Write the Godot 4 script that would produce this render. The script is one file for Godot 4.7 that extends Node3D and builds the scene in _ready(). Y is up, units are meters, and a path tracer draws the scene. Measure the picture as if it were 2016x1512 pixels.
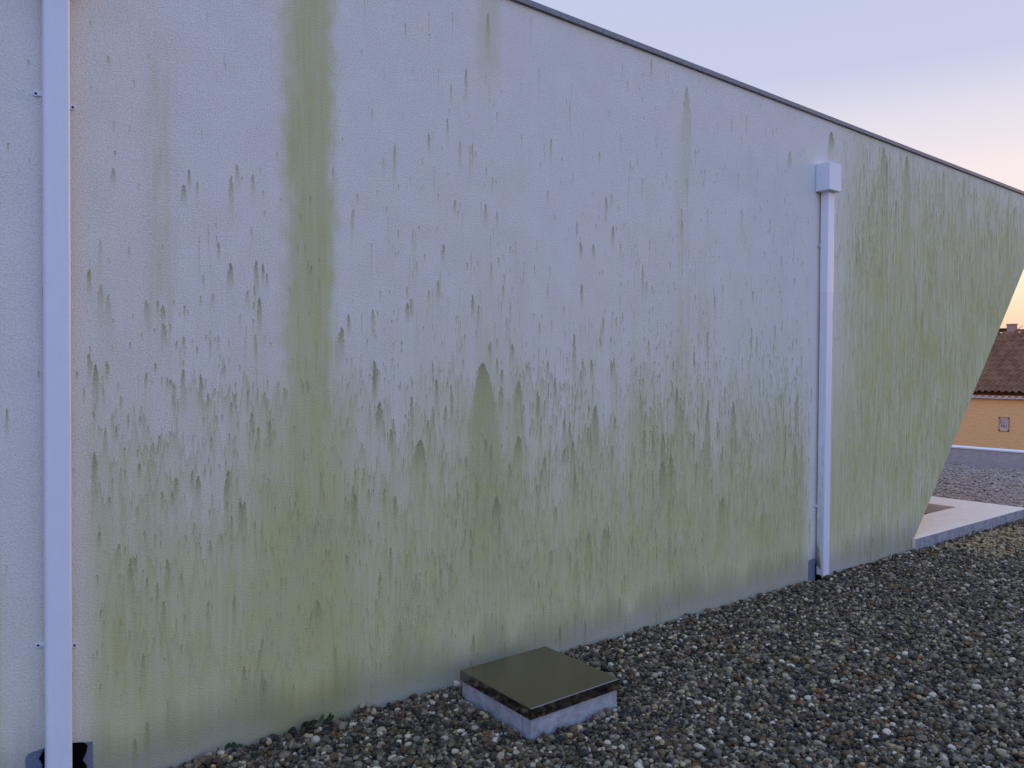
extends Node3D
# A rendered wall stained with algae beside a gravel roof terrace at dusk.
# x runs along the wall to the right, y is up, z comes out of the wall. Metres.

const WALL_TOP := 3.462
const SLANT_FOOT := 6.9      # the wall's right end leans outwards: x = SLANT_FOOT + SLANT * y
const SLANT := 0.935
const PIPE_X := [0.3955, 5.412]
const LID_MIN := Vector2(2.05, 0.14)
const LID_MAX := Vector2(2.585, 0.675)
const EXPOSURE := 1.04

const DRIPS := [
	[2.273, 1.597, 0.1148, 1.113, 0.9],
	[2.897, 1.765, 0.0268, 0.396, 0.7],
	[3.039, 2.274, 0.0198, 0.086, 0.8],
	[1.038, 2.387, 0.0143, 0.123, 0.7],
	[1.015, 2.336, 0.0163, 0.185, 0.8],
	[1.102, 2.360, 0.0126, 0.125, 0.7],
	[0.830, 2.273, 0.0170, 0.079, 0.9],
	[0.883, 2.291, 0.0096, 0.080, 0.8],
	[0.583, 2.295, 0.0136, 0.064, 0.7],
	[0.568, 2.706, 0.0084, 0.047, 0.6],
	[1.499, 1.743, 0.0293, 0.158, 0.7],
	[1.113, 1.702, 0.0106, 0.168, 0.6],
	[1.658, 1.533, 0.0155, 0.140, 0.8],
	[1.690, 1.409, 0.0288, 0.164, 0.9],
	[1.859, 1.430, 0.0208, 0.266, 0.8],
	[1.998, 1.512, 0.0203, 0.222, 0.8],
	[2.051, 1.380, 0.0177, 0.174, 0.7],
	[1.978, 1.377, 0.0260, 0.296, 0.5],
	[2.390, 1.475, 0.0296, 0.236, 0.6],
	[2.506, 1.504, 0.0409, 0.402, 0.6],
	[2.509, 1.212, 0.0376, 0.215, 0.8],
	[2.464, 1.695, 0.0202, 0.106, 0.7],
	[2.705, 1.613, 0.0181, 0.138, 0.7],
	[2.757, 1.517, 0.0239, 0.250, 0.7],
	[2.643, 1.419, 0.0195, 0.219, 0.7],
	[2.826, 1.301, 0.0225, 0.197, 0.8],
	[1.908, 1.223, 0.0423, 0.219, 0.8],
	[1.568, 0.998, 0.0276, 0.231, 0.8],
	[1.774, 0.965, 0.0189, 0.167, 0.8],
	[2.364, 0.904, 0.0360, 0.211, 0.9],
	[2.452, 1.076, 0.0218, 0.240, 0.7],
	[2.327, 1.179, 0.0194, 0.261, 0.8],
	[2.685, 1.094, 0.0288, 0.193, 0.7],
	[3.065, 1.363, 0.0482, 0.494, 0.8],
	[2.891, 1.174, 0.0306, 0.284, 0.9],
	[3.440, 1.425, 0.0244, 0.275, 0.7],
	[3.474, 1.204, 0.0337, 0.246, 0.6],
	[3.643, 1.181, 0.0376, 0.472, 0.7],
	[3.768, 1.456, 0.0339, 0.415, 0.7],
	[3.716, 1.035, 0.0431, 0.318, 0.8],
	[4.076, 1.345, 0.0526, 1.066, 0.8],
	[4.345, 1.359, 0.0363, 0.411, 0.8],
	[3.828, 1.318, 0.0270, 0.289, 0.7],
	[3.641, 1.002, 0.0564, 0.378, 0.8],
	[5.109, 1.390, 0.0365, 0.411, 0.7],
	[5.090, 1.040, 0.0497, 0.561, 0.6],
	[4.241, 0.725, 0.0491, 0.408, 0.7],
	[3.021, 0.644, 0.0358, 0.378, 0.7],
	[3.150, 0.652, 0.0454, 0.385, 0.6],
	[2.912, 0.991, 0.0289, 0.257, 0.7],
	[1.389, 0.547, 0.0307, 0.202, 0.7],
	[0.534, 0.950, 0.0101, 0.057, 0.8],
	[0.896, 1.533, 0.0156, 0.162, 0.9],
	[0.637, 0.837, 0.0211, 0.232, 0.7],
	[0.886, 1.130, 0.0194, 0.142, 0.8],
	[0.787, 1.078, 0.0131, 0.079, 0.7],
	[5.533, 3.396, 0.0505, 0.246, 0.8],
	[6.738, 3.427, 0.0826, 0.737, 0.7],
	[6.341, 3.420, 0.0938, 0.836, 0.6],
	[6.395, 3.312, 0.0343, 0.251, 0.9],
	[2.292, 3.357, 0.0285, 0.280, 0.6],
	[1.456, 2.447, 0.0084, 0.089, 0.7],
	[1.549, 2.270, 0.0124, 0.181, 0.6],
	[1.851, 1.896, 0.0110, 0.120, 0.5],
	[1.952, 1.939, 0.0114, 0.097, 0.5],
	[2.913, 2.384, 0.0153, 0.084, 0.6],
	[4.416, 2.659, 0.0226, 0.205, 0.5],
	[3.836, 3.344, 0.0539, 0.570, 0.5],
	[4.979, 3.146, 0.0320, 0.145, 0.6],
	[6.940, 2.354, 0.0381, 0.400, 0.7],
	[5.953, 2.631, 0.0632, 0.606, 0.5],
	[7.453, 3.414, 0.0521, 0.508, 0.6],
	[7.885, 3.437, 0.0506, 0.768, 0.6],
	[8.942, 3.319, 0.0534, 1.047, 0.6],
	[4.690, 0.565, 0.0424, 0.287, 0.5],
	[2.032, 1.102, 0.0235, 0.274, 0.5],
	[1.239, 1.480, 0.0156, 0.130, 0.5],
	[1.152, 1.460, 0.0172, 0.106, 0.5],
	[3.447, 2.196, 0.0178, 0.182, 0.5],
	[2.399, 1.997, 0.0115, 0.105, 0.5],
	[0.718, 1.270, 0.0163, 0.117, 0.5],
	[0.995, 1.018, 0.0122, 0.083, 0.6],
	[0.755, 1.797, 0.0147, 0.078, 0.8],
	[0.737, 1.816, 0.0091, 0.058, 0.7],
	[1.109, 1.901, 0.0084, 0.084, 0.7],
	[1.162, 1.958, 0.0086, 0.085, 0.7],
]

var rng := RandomNumberGenerator.new()
var used := {}


# ------------------------------------------------------------------ helpers
func numbered(called: String) -> String:
	var n: int = used.get(called, 0)
	used[called] = n + 1
	return called if n == 0 else "%s_%03d" % [called, n]


func tag(o: Node, label: String, category: String, group := "") -> void:
	o.set_meta("label", label)
	o.set_meta("category", category)
	if group != "":
		o.set_meta("group", group)


func thing(called: String, label: String, category: String, where := Vector3.ZERO, group := "") -> Node3D:
	var o := Node3D.new()
	o.name = numbered(called)
	add_child(o, true)
	o.position = where
	tag(o, label, category, group)
	return o


func part(called: String, mesh: Mesh, mat: Material, parent: Node3D, where := Vector3.ZERO) -> MeshInstance3D:
	var o := MeshInstance3D.new()
	o.name = called
	o.mesh = mesh
	if mat:
		o.material_override = mat
	o.position = where
	o.cast_shadow = GeometryInstance3D.SHADOW_CASTING_SETTING_ON
	parent.add_child(o, true)
	return o


func begin() -> SurfaceTool:
	var st := SurfaceTool.new()
	st.begin(Mesh.PRIMITIVE_TRIANGLES)
	return st


# a triangle that faces along out, whatever the order of its corners
func tri(st: SurfaceTool, a: Vector3, b: Vector3, c: Vector3, out: Vector3, ua := Vector2.ZERO, ub := Vector2.ZERO, uc := Vector2.ZERO) -> void:
	var n := (b - a).cross(c - a)
	var flip := n.dot(out) > 0.0
	n = n.normalized() if flip else -n.normalized()
	st.set_normal(n)
	st.set_uv(ua)
	st.add_vertex(a)
	st.set_normal(n)
	if flip:
		st.set_uv(uc)
		st.add_vertex(c)
		st.set_normal(n)
		st.set_uv(ub)
		st.add_vertex(b)
	else:
		st.set_uv(ub)
		st.add_vertex(b)
		st.set_normal(n)
		st.set_uv(uc)
		st.add_vertex(c)


func quad(st: SurfaceTool, a: Vector3, b: Vector3, c: Vector3, d: Vector3, out: Vector3) -> void:
	tri(st, a, b, c, out)
	tri(st, a, c, d, out)


# the same with a normal of its own for each corner
func smooth_tri(st: SurfaceTool, p: Array, n: Array, uv: Array) -> void:
	var face: Vector3 = (p[1] - p[0]).cross(p[2] - p[0])
	var order := [0, 2, 1] if face.dot(n[0] + n[1] + n[2]) > 0.0 else [0, 1, 2]
	for k in order:
		st.set_normal(n[k])
		st.set_uv(uv[k])
		st.add_vertex(p[k])


# a box with chamfered edges
func add_box(st: SurfaceTool, lo: Vector3, hi: Vector3, e := 0.003) -> void:
	var c := (lo + hi) * 0.5
	var h := (hi - lo) * 0.5
	e = minf(e, minf(h.x, minf(h.y, h.z)) * 0.6)
	for axis in 3:
		for s in [-1.0, 1.0]:
			var o := Vector3.ZERO
			o[axis] = s
			var u := (axis + 1) % 3
			var v := (axis + 2) % 3
			var q := []
			for k in [[-1, -1], [1, -1], [1, 1], [-1, 1]]:
				var p := Vector3.ZERO
				p[axis] = s * h[axis]
				p[u] = k[0] * (h[u] - e)
				p[v] = k[1] * (h[v] - e)
				q.append(c + p)
			quad(st, q[0], q[1], q[2], q[3], o)
	for axis in 3:
		var u := (axis + 1) % 3
		var v := (axis + 2) % 3
		for su in [-1.0, 1.0]:
			for sv in [-1.0, 1.0]:
				var o := Vector3.ZERO
				o[u] = su
				o[v] = sv
				var q := []
				for k in [[-1, 0], [1, 0], [1, 1], [-1, 1]]:
					var p := Vector3.ZERO
					p[axis] = k[0] * (h[axis] - e)
					p[u] = su * (h[u] - (e if k[1] == 1 else 0.0))
					p[v] = sv * (h[v] - (0.0 if k[1] == 1 else e))
					q.append(c + p)
				quad(st, q[0], q[1], q[2], q[3], o)
	for sx in [-1.0, 1.0]:
		for sy in [-1.0, 1.0]:
			for sz in [-1.0, 1.0]:
				var s := Vector3(sx, sy, sz)
				tri(st, c + s * Vector3(h.x, h.y - e, h.z - e), c + s * Vector3(h.x - e, h.y, h.z - e), c + s * Vector3(h.x - e, h.y - e, h.z), s)


func box(lo: Vector3, hi: Vector3, e := 0.003) -> ArrayMesh:
	var st := begin()
	add_box(st, lo, hi, e)
	return st.commit()


# outline of a rectangle with rounded corners in x and z: [point, normal] pairs
func rounded(w: float, d: float, r: float, steps := 4) -> Array:
	var out := []
	for k in 4:
		var cx := (w * 0.5 - r) * (1.0 if k == 0 or k == 3 else -1.0)
		var cz := (d * 0.5 - r) * (1.0 if k < 2 else -1.0)
		for i in steps + 1:
			var a := (k + float(i) / steps) * PI * 0.5
			var n := Vector3(cos(a), 0, sin(a))
			out.append([Vector3(cx, 0, cz) + n * r, n])
	return out


# an upright tube of rounded rectangular section; u runs round it, v up it; open below so that one looks into the end
func tube(w: float, d: float, r: float, y0: float, y1: float, wall := 0.002) -> ArrayMesh:
	var st := begin()
	var o := rounded(w, d, r)
	var inner := rounded(w - 2 * wall, d - 2 * wall, maxf(r - wall, 0.0005))
	var rows := 12
	var total := 0.0
	for i in o.size():
		total += (o[i][0] as Vector3).distance_to(o[(i + 1) % o.size()][0])
	var gone := 0.0
	for i in o.size():
		var j := (i + 1) % o.size()
		var u0 := gone / total
		gone += (o[i][0] as Vector3).distance_to(o[j][0])
		var u1 := gone / total
		for k in rows:
			var f0 := float(k) / rows
			var f1 := float(k + 1) / rows
			var a := Vector3(0, lerpf(y0, y1, f0), 0)
			var b := Vector3(0, lerpf(y0, y1, f1), 0)
			smooth_tri(st, [o[i][0] + a, o[j][0] + a, o[j][0] + b], [o[i][1], o[j][1], o[j][1]], [Vector2(u0, 1 - f0), Vector2(u1, 1 - f0), Vector2(u1, 1 - f1)])
			smooth_tri(st, [o[i][0] + a, o[j][0] + b, o[i][0] + b], [o[i][1], o[j][1], o[i][1]], [Vector2(u0, 1 - f0), Vector2(u1, 1 - f1), Vector2(u0, 1 - f1)])
		var y := Vector3(0, y0, 0)
		var up := Vector3(0, minf(y0 + 0.25, y1), 0)
		quad(st, o[i][0] + y, o[j][0] + y, inner[j][0] + y, inner[i][0] + y, Vector3.DOWN)
		quad(st, inner[i][0] + y, inner[j][0] + y, inner[j][0] + up, inner[i][0] + up, -o[i][1])
		tri(st, inner[i][0] + up, inner[j][0] + up, up, Vector3.DOWN)
		var top := Vector3(0, y1, 0)
		tri(st, o[i][0] + top, o[j][0] + top, top, Vector3.UP)
	return st.commit()


# a cylinder or cone frustum along y, or along z when flat
func turned(profile: Array, sides := 20) -> ArrayMesh:
	var st := begin()
	for i in sides:
		var a0 := TAU * i / sides
		var a1 := TAU * (i + 1) / sides
		for k in profile.size() - 1:
			var p: Vector2 = profile[k]
			var q: Vector2 = profile[k + 1]
			var slope := Vector2(q.y - p.y, p.x - q.x).normalized()
			var ring := func(v: Vector2, a: float) -> Vector3: return Vector3(v.x * cos(a), v.y, v.x * sin(a))
			var nor := func(a: float) -> Vector3: return Vector3(slope.x * cos(a), slope.y, slope.x * sin(a))
			var n0: Vector3 = nor.call(a0)
			var n1: Vector3 = nor.call(a1)
			smooth_tri(st, [ring.call(p, a0), ring.call(p, a1), ring.call(q, a1)], [n0, n1, n1], [Vector2.ZERO, Vector2.ZERO, Vector2.ZERO])
			smooth_tri(st, [ring.call(p, a0), ring.call(q, a1), ring.call(q, a0)], [n0, n1, n0], [Vector2.ZERO, Vector2.ZERO, Vector2.ZERO])
	return st.commit()


func noise(seed_: int, frequency: float, octaves := 4, kind := FastNoiseLite.TYPE_SIMPLEX_SMOOTH) -> FastNoiseLite:
	var n := FastNoiseLite.new()
	n.seed = seed_
	n.noise_type = kind
	n.frequency = frequency
	n.fractal_octaves = octaves
	return n


# a tiling texture that runs between two colours (given as real-world, linear values)
func mottle(seed_: int, frequency: float, dark: Color, light: Color, size := 512, octaves := 5) -> ImageTexture:
	var im := noise(seed_, frequency, octaves).get_seamless_image(size, size)
	im.convert(Image.FORMAT_RGB8)
	var src := im.get_data()
	var out := PackedByteArray()
	out.resize(size * size * 3)
	var table := []
	for k in 256:
		var c := dark.lerp(light, k / 255.0).linear_to_srgb()
		table.append([int(c.r * 255), int(c.g * 255), int(c.b * 255)])
	for k in size * size:
		var c: Array = table[src[k * 3]]
		out[k * 3] = c[0]
		out[k * 3 + 1] = c[1]
		out[k * 3 + 2] = c[2]
	return ImageTexture.create_from_image(Image.create_from_data(size, size, false, Image.FORMAT_RGB8, out))


func relief(seed_: int, frequency: float, strength: float, size := 512, octaves := 4) -> ImageTexture:
	var im := noise(seed_, frequency, octaves).get_seamless_image(size, size)
	im.bump_map_to_normal_map(strength)
	return ImageTexture.create_from_image(im)


# a material with grain in three planes, tile metres wide
func stuffing(dark: Color, light: Color, tile: float, rough: float, seed_: int, bump := 2.0, frequency := 0.02) -> StandardMaterial3D:
	var m := StandardMaterial3D.new()
	m.albedo_texture = mottle(seed_, frequency, dark, light)
	m.normal_enabled = true
	m.normal_texture = relief(seed_ + 50, frequency * 2.0, bump)
	m.uv1_triplanar = true
	m.uv1_world_triplanar = true
	m.uv1_scale = Vector3.ONE / tile
	m.roughness = rough
	m.metallic_specular = 0.35
	return m


func plain(c: Color, rough: float, metal := 0.0) -> StandardMaterial3D:
	var m := StandardMaterial3D.new()
	m.albedo_color = c.linear_to_srgb()
	m.roughness = rough
	m.metallic = metal
	return m


# ------------------------------------------------------------------ sky
func dusk_sky() -> Image:
	var w := 512
	var h := 256
	var im := Image.create(w, h, false, Image.FORMAT_RGBF)
	# elevation in degrees, colour towards the sunset, colour away from it
	var stops := [
		[0.0, Color(0.93, 0.60, 0.40), Color(0.55, 0.68, 1.12)],
		[3.0, Color(0.96, 0.69, 0.46), Color(0.56, 0.71, 1.21)],
		[5.5, Color(0.98, 0.86, 0.62), Color(0.58, 0.77, 1.32)],
		[9.0, Color(0.95, 0.83, 0.74), Color(0.58, 0.80, 1.41)],
		[12.5, Color(0.92, 0.81, 0.81), Color(0.57, 0.82, 1.52)],
		[16.0, Color(0.77, 0.73, 0.81), Color(0.55, 0.83, 1.60)],
		[20.0, Color(0.56, 0.59, 0.78), Color(0.54, 0.83, 1.66)],
		[25.0, Color(0.54, 0.58, 0.78), Color(0.52, 0.82, 1.69)],
		[40.0, Color(0.47, 0.62, 1.06), Color(0.46, 0.77, 1.66)],
		[90.0, Color(0.39, 0.68, 1.52), Color(0.39, 0.68, 1.52)],
	]
	for y in h:
		var el := 90.0 - (y + 0.5) / h * 180.0
		var e := clampf(el, 0.0, 89.9)
		var k := 0
		while k < stops.size() - 2 and stops[k + 1][0] < e:
			k += 1
		var t: float = smoothstep(0.0, 1.0, (e - stops[k][0]) / (stops[k + 1][0] - stops[k][0])) * 0.4 + 0.6 * (e - stops[k][0]) / (stops[k + 1][0] - stops[k][0])
		var warm: Color = (stops[k][1] as Color).lerp(stops[k + 1][1], t)
		var cold: Color = (stops[k][2] as Color).lerp(stops[k + 1][2], t)
		for x in w:
			var az := (x + 0.5) / w * 360.0        # from -z towards +x
			var off := absf(wrapf(az - 92.0, -180.0, 180.0))
			var f := 1.0 - smoothstep(50.0, 102.0, off)
			# the rosy band opposite the sunset
			var rosy := smoothstep(95.0, 150.0, off) * (1.0 - f) * smoothstep(24.0, 12.0, e) * 0.8
			im.set_pixel(x, y, cold.lerp(Color(0.98, 0.70, 0.70), rosy).lerp(warm, f))
	return im


# ------------------------------------------------------------------ the stained render
func curve(at: Array, x: float) -> float:
	if x <= at[0][0]:
		return at[0][1]
	for k in at.size() - 1:
		if x < at[k + 1][0]:
			return lerpf(at[k][1], at[k + 1][1], (x - at[k][0]) / (at[k + 1][0] - at[k][0]))
	return at[-1][1]


func all_drips() -> Array:
	var out := []
	for q in DRIPS:
		out.append([q[0], q[1], q[2] * (0.62 if q[2] < 0.035 else 0.85 if q[2] < 0.1 else 1.0), q[3] * 1.15, q[4] * (0.75 if q[1] > 2.0 and q[0] < 5.3 else 1.0)])
	var r := RandomNumberGenerator.new()
	r.seed = 4711
	var clump := noise(21, 1.3, 3)
	var tries := 0
	var wanted := 7800
	while wanted > 0 and tries < 160000:
		tries += 1
		var x := r.randf_range(-2.2, 10.1)
		var y := r.randf_range(0.06, WALL_TOP)
		var d := 0.0
		if x < 0.34:
			d = 0.05 if x > 0.2 else 0.3
		elif x < 5.3:
			d = curve([[0.0, 0.1], [0.15, 0.25], [0.35, 0.65], [0.7, 0.95], [1.25, 0.95], [1.6, 0.6], [1.9, 0.3], [2.3, 0.17], [2.7, 0.11], [3.4, 0.07]], y)
			d *= lerpf(0.75, 1.25, smoothstep(0.5, 3.5, x))
			if x > 1.2 and x < 1.5:
				d *= 0.5
			if x < 0.5 or x > 5.2:
				d *= 0.35
		else:
			d = curve([[0.0, 0.15], [0.4, 0.7], [1.5, 0.9], [3.0, 1.0], [3.4, 0.8]], y) * smoothstep(5.45, 6.1, x)
		d *= 0.65 + 1.0 * clump.get_noise_2d(x, y * 0.7)
		if r.randf() > d:
			continue
		wanted -= 1
		var big := r.randf()
		var w := 0.0021 + 0.0105 * pow(big, 5.0)
		var l := w * r.randf_range(9.0, 22.0)
		if x > 5.3 or y > 2.6:
			w *= 0.75 + 0.5 * smoothstep(5.0, 9.0, x)
			l = w * r.randf_range(16.0, 34.0)
		elif y < 1.5:
			l *= r.randf_range(1.0, 1.9)
		out.append([x, y, w, l, r.randf_range(0.25, 0.95) * (0.75 if y > 2.4 and x < 5.3 else 1.0)])
	# fine threads, thickest where the growth is dense
	wanted = 5200
	tries = 0
	while wanted > 0 and tries < 160000:
		tries += 1
		var x := r.randf_range(-0.2, 10.1)
		var y := r.randf_range(0.15, WALL_TOP)
		var d := 0.0
		if x > 5.5:
			d = curve([[0.0, 0.3], [0.5, 0.9], [2.5, 1.0], [3.3, 0.9]], y) * smoothstep(5.45, 6.0, x)
		elif x > 0.5 and x < 5.25:
			d = curve([[0.2, 0.5], [0.6, 1.0], [1.3, 0.9], [1.7, 0.45], [2.2, 0.15], [3.4, 0.05]], y) * smoothstep(-0.5, 3.0, x)
		if r.randf() > d * (0.7 + 0.8 * clump.get_noise_2d(x * 2.0, y)):
			continue
		wanted -= 1
		var w := r.randf_range(0.0012, 0.0030) * (1.0 + 0.5 * smoothstep(4.0, 9.0, x))
		out.append([x, y, w, r.randf_range(0.05, 0.26), r.randf_range(0.2, 0.7)])
	return out


# the picture of the render between x0 and x1: pale plaster, green algae in runs and curtains, dark olive where a run starts
func stained(x0: float, x1: float, w: int, h: int, drips: Array) -> Array:
	var left := [[0.0, 0.34], [0.05, 0.46], [0.12, 0.66], [0.35, 0.78], [0.6, 0.72], [0.85, 0.60], [1.05, 0.46], [1.25, 0.32], [1.5, 0.18], [1.9, 0.08], [2.6, 0.035], [3.5, 0.02]]
	var right := [[0.0, 0.28], [0.18, 0.5], [0.4, 0.72], [1.2, 0.80], [2.0, 0.76], [2.6, 0.64], [3.05, 0.46], [3.35, 0.28], [3.5, 0.2]]
	var broad := noise(3, 0.55, 3)
	var column := noise(5, 2.2, 3)
	var fingers := noise(7, 11.0, 3)
	var thread := noise(9, 26.0, 3)
	var cloud := noise(11, 1.6, 4)
	var bw := w / 4
	var bh := h / 4
	var base := PackedFloat32Array()
	base.resize(bw * bh)
	for i in bw:
		var x := x0 + (x1 - x0) * (i + 0.5) / bw
		var shift := 0.30 * broad.get_noise_2d(x, 0.0) + 0.34 * column.get_noise_2d(x, 3.0) + 0.26 * fingers.get_noise_2d(x, 5.0) - 0.06 * smoothstep(1.6, 3.2, x) * (1.0 - smoothstep(4.4, 5.2, x))
		var pale := lerpf(0.0, 0.05, smoothstep(1.8, 3.6, x)) * (1.0 - smoothstep(5.0, 5.4, x))
		var to_right := smoothstep(5.45, 6.2, x)
		var is_left := x < 0.36
		var near_pipe := maxf(1.0 - smoothstep(0.02, 0.13, x - 0.435) if x > 0.38 else 0.0, (1.0 - smoothstep(0.02, 0.22, 5.372 - x)) if x < 5.42 else 0.0)
		near_pipe = maxf(near_pipe, 1.0 - smoothstep(0.0, 0.05, x - 5.45) if x >= 5.42 else 0.0)
		var wide := smoothstep(0.98, 1.27, x) * (1.0 - smoothstep(1.44, 1.68, x))
		var s2 := smoothstep(0.66, 0.73, x) * (1.0 - smoothstep(0.76, 0.83, x))
		var s4 := smoothstep(3.70, 3.82, x) * (1.0 - smoothstep(3.84, 3.95, x)) + smoothstep(3.90, 4.0, x) * (1.0 - smoothstep(4.02, 4.14, x))
		var s5 := smoothstep(2.2, 2.26, x) * (1.0 - smoothstep(2.33, 2.4, x))
		for j in bh:
			var y := (1.0 - (j + 0.5) / bh) * WALL_TOP
			var xs := x + 0.028 * cloud.get_noise_2d(40.0, y * 1.6) + 0.03 * cloud.get_noise_2d(x * 7.0, y * 4.0)
			var s1 := smoothstep(1.19, 1.31, xs) * (1.0 - smoothstep(1.41, 1.50, xs))
			var run := thread.get_noise_2d(x * 1.6, y * 0.07) * 0.8 + fingers.get_noise_2d(x * 1.3 + 9.0, y * 0.11) * 0.3
			var c := cloud.get_noise_2d(x * 1.5, y * 0.6)
			var a := curve(left, maxf(y - pale, 0.0) + shift * smoothstep(0.25, 0.9, y) + 0.03 * c)
			a *= 1.0 + 0.42 * run * smoothstep(0.1, 0.5, y)
			if is_left:
				a *= lerpf(1.0, 0.2, smoothstep(0.19, 0.25, x + 0.03 * c))
			if to_right > 0.0:
				var b := curve(right, y - shift * 0.5) * (0.95 + 0.8 * run + 0.35 * c)
				a = lerpf(a, b, to_right)
				if x < 6.0:
					a *= 1.0 - 0.75 * (1.0 - smoothstep(0.12, 0.42, y + (x - 5.45) * 0.5))
			a *= 1.0 - near_pipe * 0.88
			# single runs that come down from the top
			var k := s1 * (0.76 + 0.22 * run + 0.10 * c) * lerpf(1.0, 0.85, smoothstep(2.2, 3.3, y))
			k = maxf(k, wide * (1.0 - smoothstep(0.9, 1.9, y + 0.25 * c)) * 0.74)
			a = a + (1.0 - a) * maxf(k, 0.0)
			a = a + (1.0 - a) * s2 * 0.2 * (1.0 + run + c) * smoothstep(1.5, 2.0, y + 0.3 * run) * (1.0 - smoothstep(2.5, 2.95, y))
			a = a + (1.0 - a) * minf(s4, 1.0) * 0.20 * (0.8 + 1.6 * run + c) * smoothstep(0.4, 1.2, y) * (1.0 - smoothstep(2.6, 3.3, y if x < 3.92 else y + 0.8))
			a = a + (1.0 - a) * s5 * 0.22 * smoothstep(2.9, 3.2, y)
			base[j * bw + i] = clampf(a, 0.0, 1.0)
	var bi := Image.create_from_data(bw, bh, false, Image.FORMAT_RF, base.to_byte_array())
	bi.resize(w, h, Image.INTERPOLATE_CUBIC)
	var s := bi.get_data().to_float32_array()
	var grain := noise(31, 0.3, 3)
	grain.fractal_gain = 0.7
	var gi := grain.get_image(w, h, false, false, false)
	gi.convert(Image.FORMAT_L8)
	var g := gi.get_data()
	var patch := noise(33, 0.012, 4).get_image(w, h, false, false, false)
	patch.convert(Image.FORMAT_L8)
	var p := patch.get_data()
	var dark := PackedFloat32Array()
	dark.resize(w * h)
	var sx := w / (x1 - x0)
	var sy := h / WALL_TOP
	var wob := noise(35, 0.09, 2)
	for q in drips:
		if q[0] < x0 - 0.2 or q[0] > x1 + 0.2:
			continue
		var ax: float = (q[0] - x0) * sx
		var ay: float = (WALL_TOP - q[1]) * sy
		var half: float = q[2] * sx
		var length: float = q[3] * sy
		var strong: float = q[4]
		var head: float = clampf(q[2] * 3.4, 0.014, 0.07) * sy
		var lean: float = sin(q[0] * 91.7) * 0.25
		for j: int in range(maxi(int(ay) - 1, 0), mini(int(ay + length) + 1, h)):
			var dy := j - ay
			if dy < 0:
				continue
			var t := dy / length
			var hw := half * pow(1.0 - exp(-dy / (0.24 * length)), 0.75) * (1.0 + (0.30 if half < 12.0 else 0.10) * wob.get_noise_2d(ax * 3.0, j)) + 0.35
			var mid := ax + lean * half * t * 2.0 + 0.3 * minf(half, 8.0) * wob.get_noise_2d(ax, j * 1.0)
			var body := strong * (0.75 * (1.0 - t) * (1.0 - t) + 0.25 * (1.0 - t)) if half < 25.0 else strong * 0.75 * pow(1.0 - t, 0.7)
			var top := strong * exp(-dy / head)
			var soft := maxf(hw * (0.25 + 0.6 * t), 0.8)
			for i: int in range(maxi(int(mid - hw - soft), 0), mini(int(mid + hw + soft) + 2, w)):
				var e := clampf((hw + soft * 0.5 - absf(i - mid)) / soft, 0.0, 1.0)
				var rough: float = (g[j * w + i] - 128) * 0.012
				if e <= 0.0:
					continue
				e = clampf(e * (1.0 + rough) + rough * 0.5 * (1.0 - e), 0.0, 1.0)
				var n := 0.5 + g[j * w + i] * 0.0042
				var at := j * w + i
				s[at] += (1.0 - s[at]) * minf(body * e * n, 1.0)
				dark[at] += (1.0 - dark[at]) * minf((top + 0.30 * body) * e * n, 1.0)
	# ragged fronts: growth that climbs in peaks, dark along its upper edge and thinning out below
	var peaks := noise(41, 5.0, 2)
	var spikes := noise(43, 17.0, 2)
	var barbs := noise(45, 52.0, 2)
	var here := noise(47, 1.9, 2)
	var fronts := [[0.26, 0.0], [0.36, 0.0], [0.47, 0.0], [0.58, 0.0], [0.70, 0.0], [0.82, 0.0], [0.94, 0.0], [1.08, 0.0], [1.24, 0.0], [1.44, 0.0], [0.45, 1.0], [0.8, 1.0], [1.2, 1.0], [1.6, 1.0], [2.0, 1.0], [2.4, 1.0], [2.8, 1.0], [3.1, 1.0]]
	for n_front in fronts.size():
		var level: float = fronts[n_front][0]
		var beyond: bool = fronts[n_front][1] > 0.5
		for i in w:
			var x := x0 + (i + 0.5) / sx
			if beyond != (x > 5.45) or x < 0.46 or x > 10.2 or (x > 5.3 and x < 5.5):
				continue
			var there := clampf(0.55 + 1.5 * here.get_noise_2d(x, n_front * 7.0), 0.0, 1.0) * (smoothstep(5.5, 6.0, x) * 0.55 if beyond else smoothstep(0.46, 0.56, x) * (1.0 - smoothstep(5.15, 5.3, x)))
			if there < 0.05:
				continue
			var a1 := 1.0 - absf(peaks.get_noise_2d(x, n_front * 3.0)) * 2.2
			var a2 := 1.0 - absf(spikes.get_noise_2d(x, n_front * 3.0)) * 2.2
			var a3 := 1.0 - absf(barbs.get_noise_2d(x, n_front * 3.0)) * 2.2
			var tall := 1.7 if beyond else 1.0
			var top := level + tall * (0.14 * a1 * absf(a1) + 0.11 * a2 * absf(a2) + 0.045 * a3 * absf(a3) - 0.06)
			var sharp := clampf(0.35 + 0.65 * maxf(a2, a3), 0.15, 1.0)
			var first := int((WALL_TOP - top) * sy)
			var reach := (0.17 + 0.10 * sharp) * tall * sy
			for j in range(maxi(first, 0), mini(int(first + reach * 1.6), h)):
				var t := (j - first) / reach
				var at := j * w + i
				var n := 0.55 + g[at] * 0.0036
				var f := there * n
				s[at] += (1.0 - s[at]) * 0.30 * f * exp(-2.2 * t)
				dark[at] += (1.0 - dark[at]) * 0.42 * sharp * f * exp(-(j - first) / (0.026 * tall * sy))
	var out := PackedByteArray()
	out.resize(w * h * 3)
	var foot := PackedFloat32Array()
	foot.resize(w)
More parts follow.
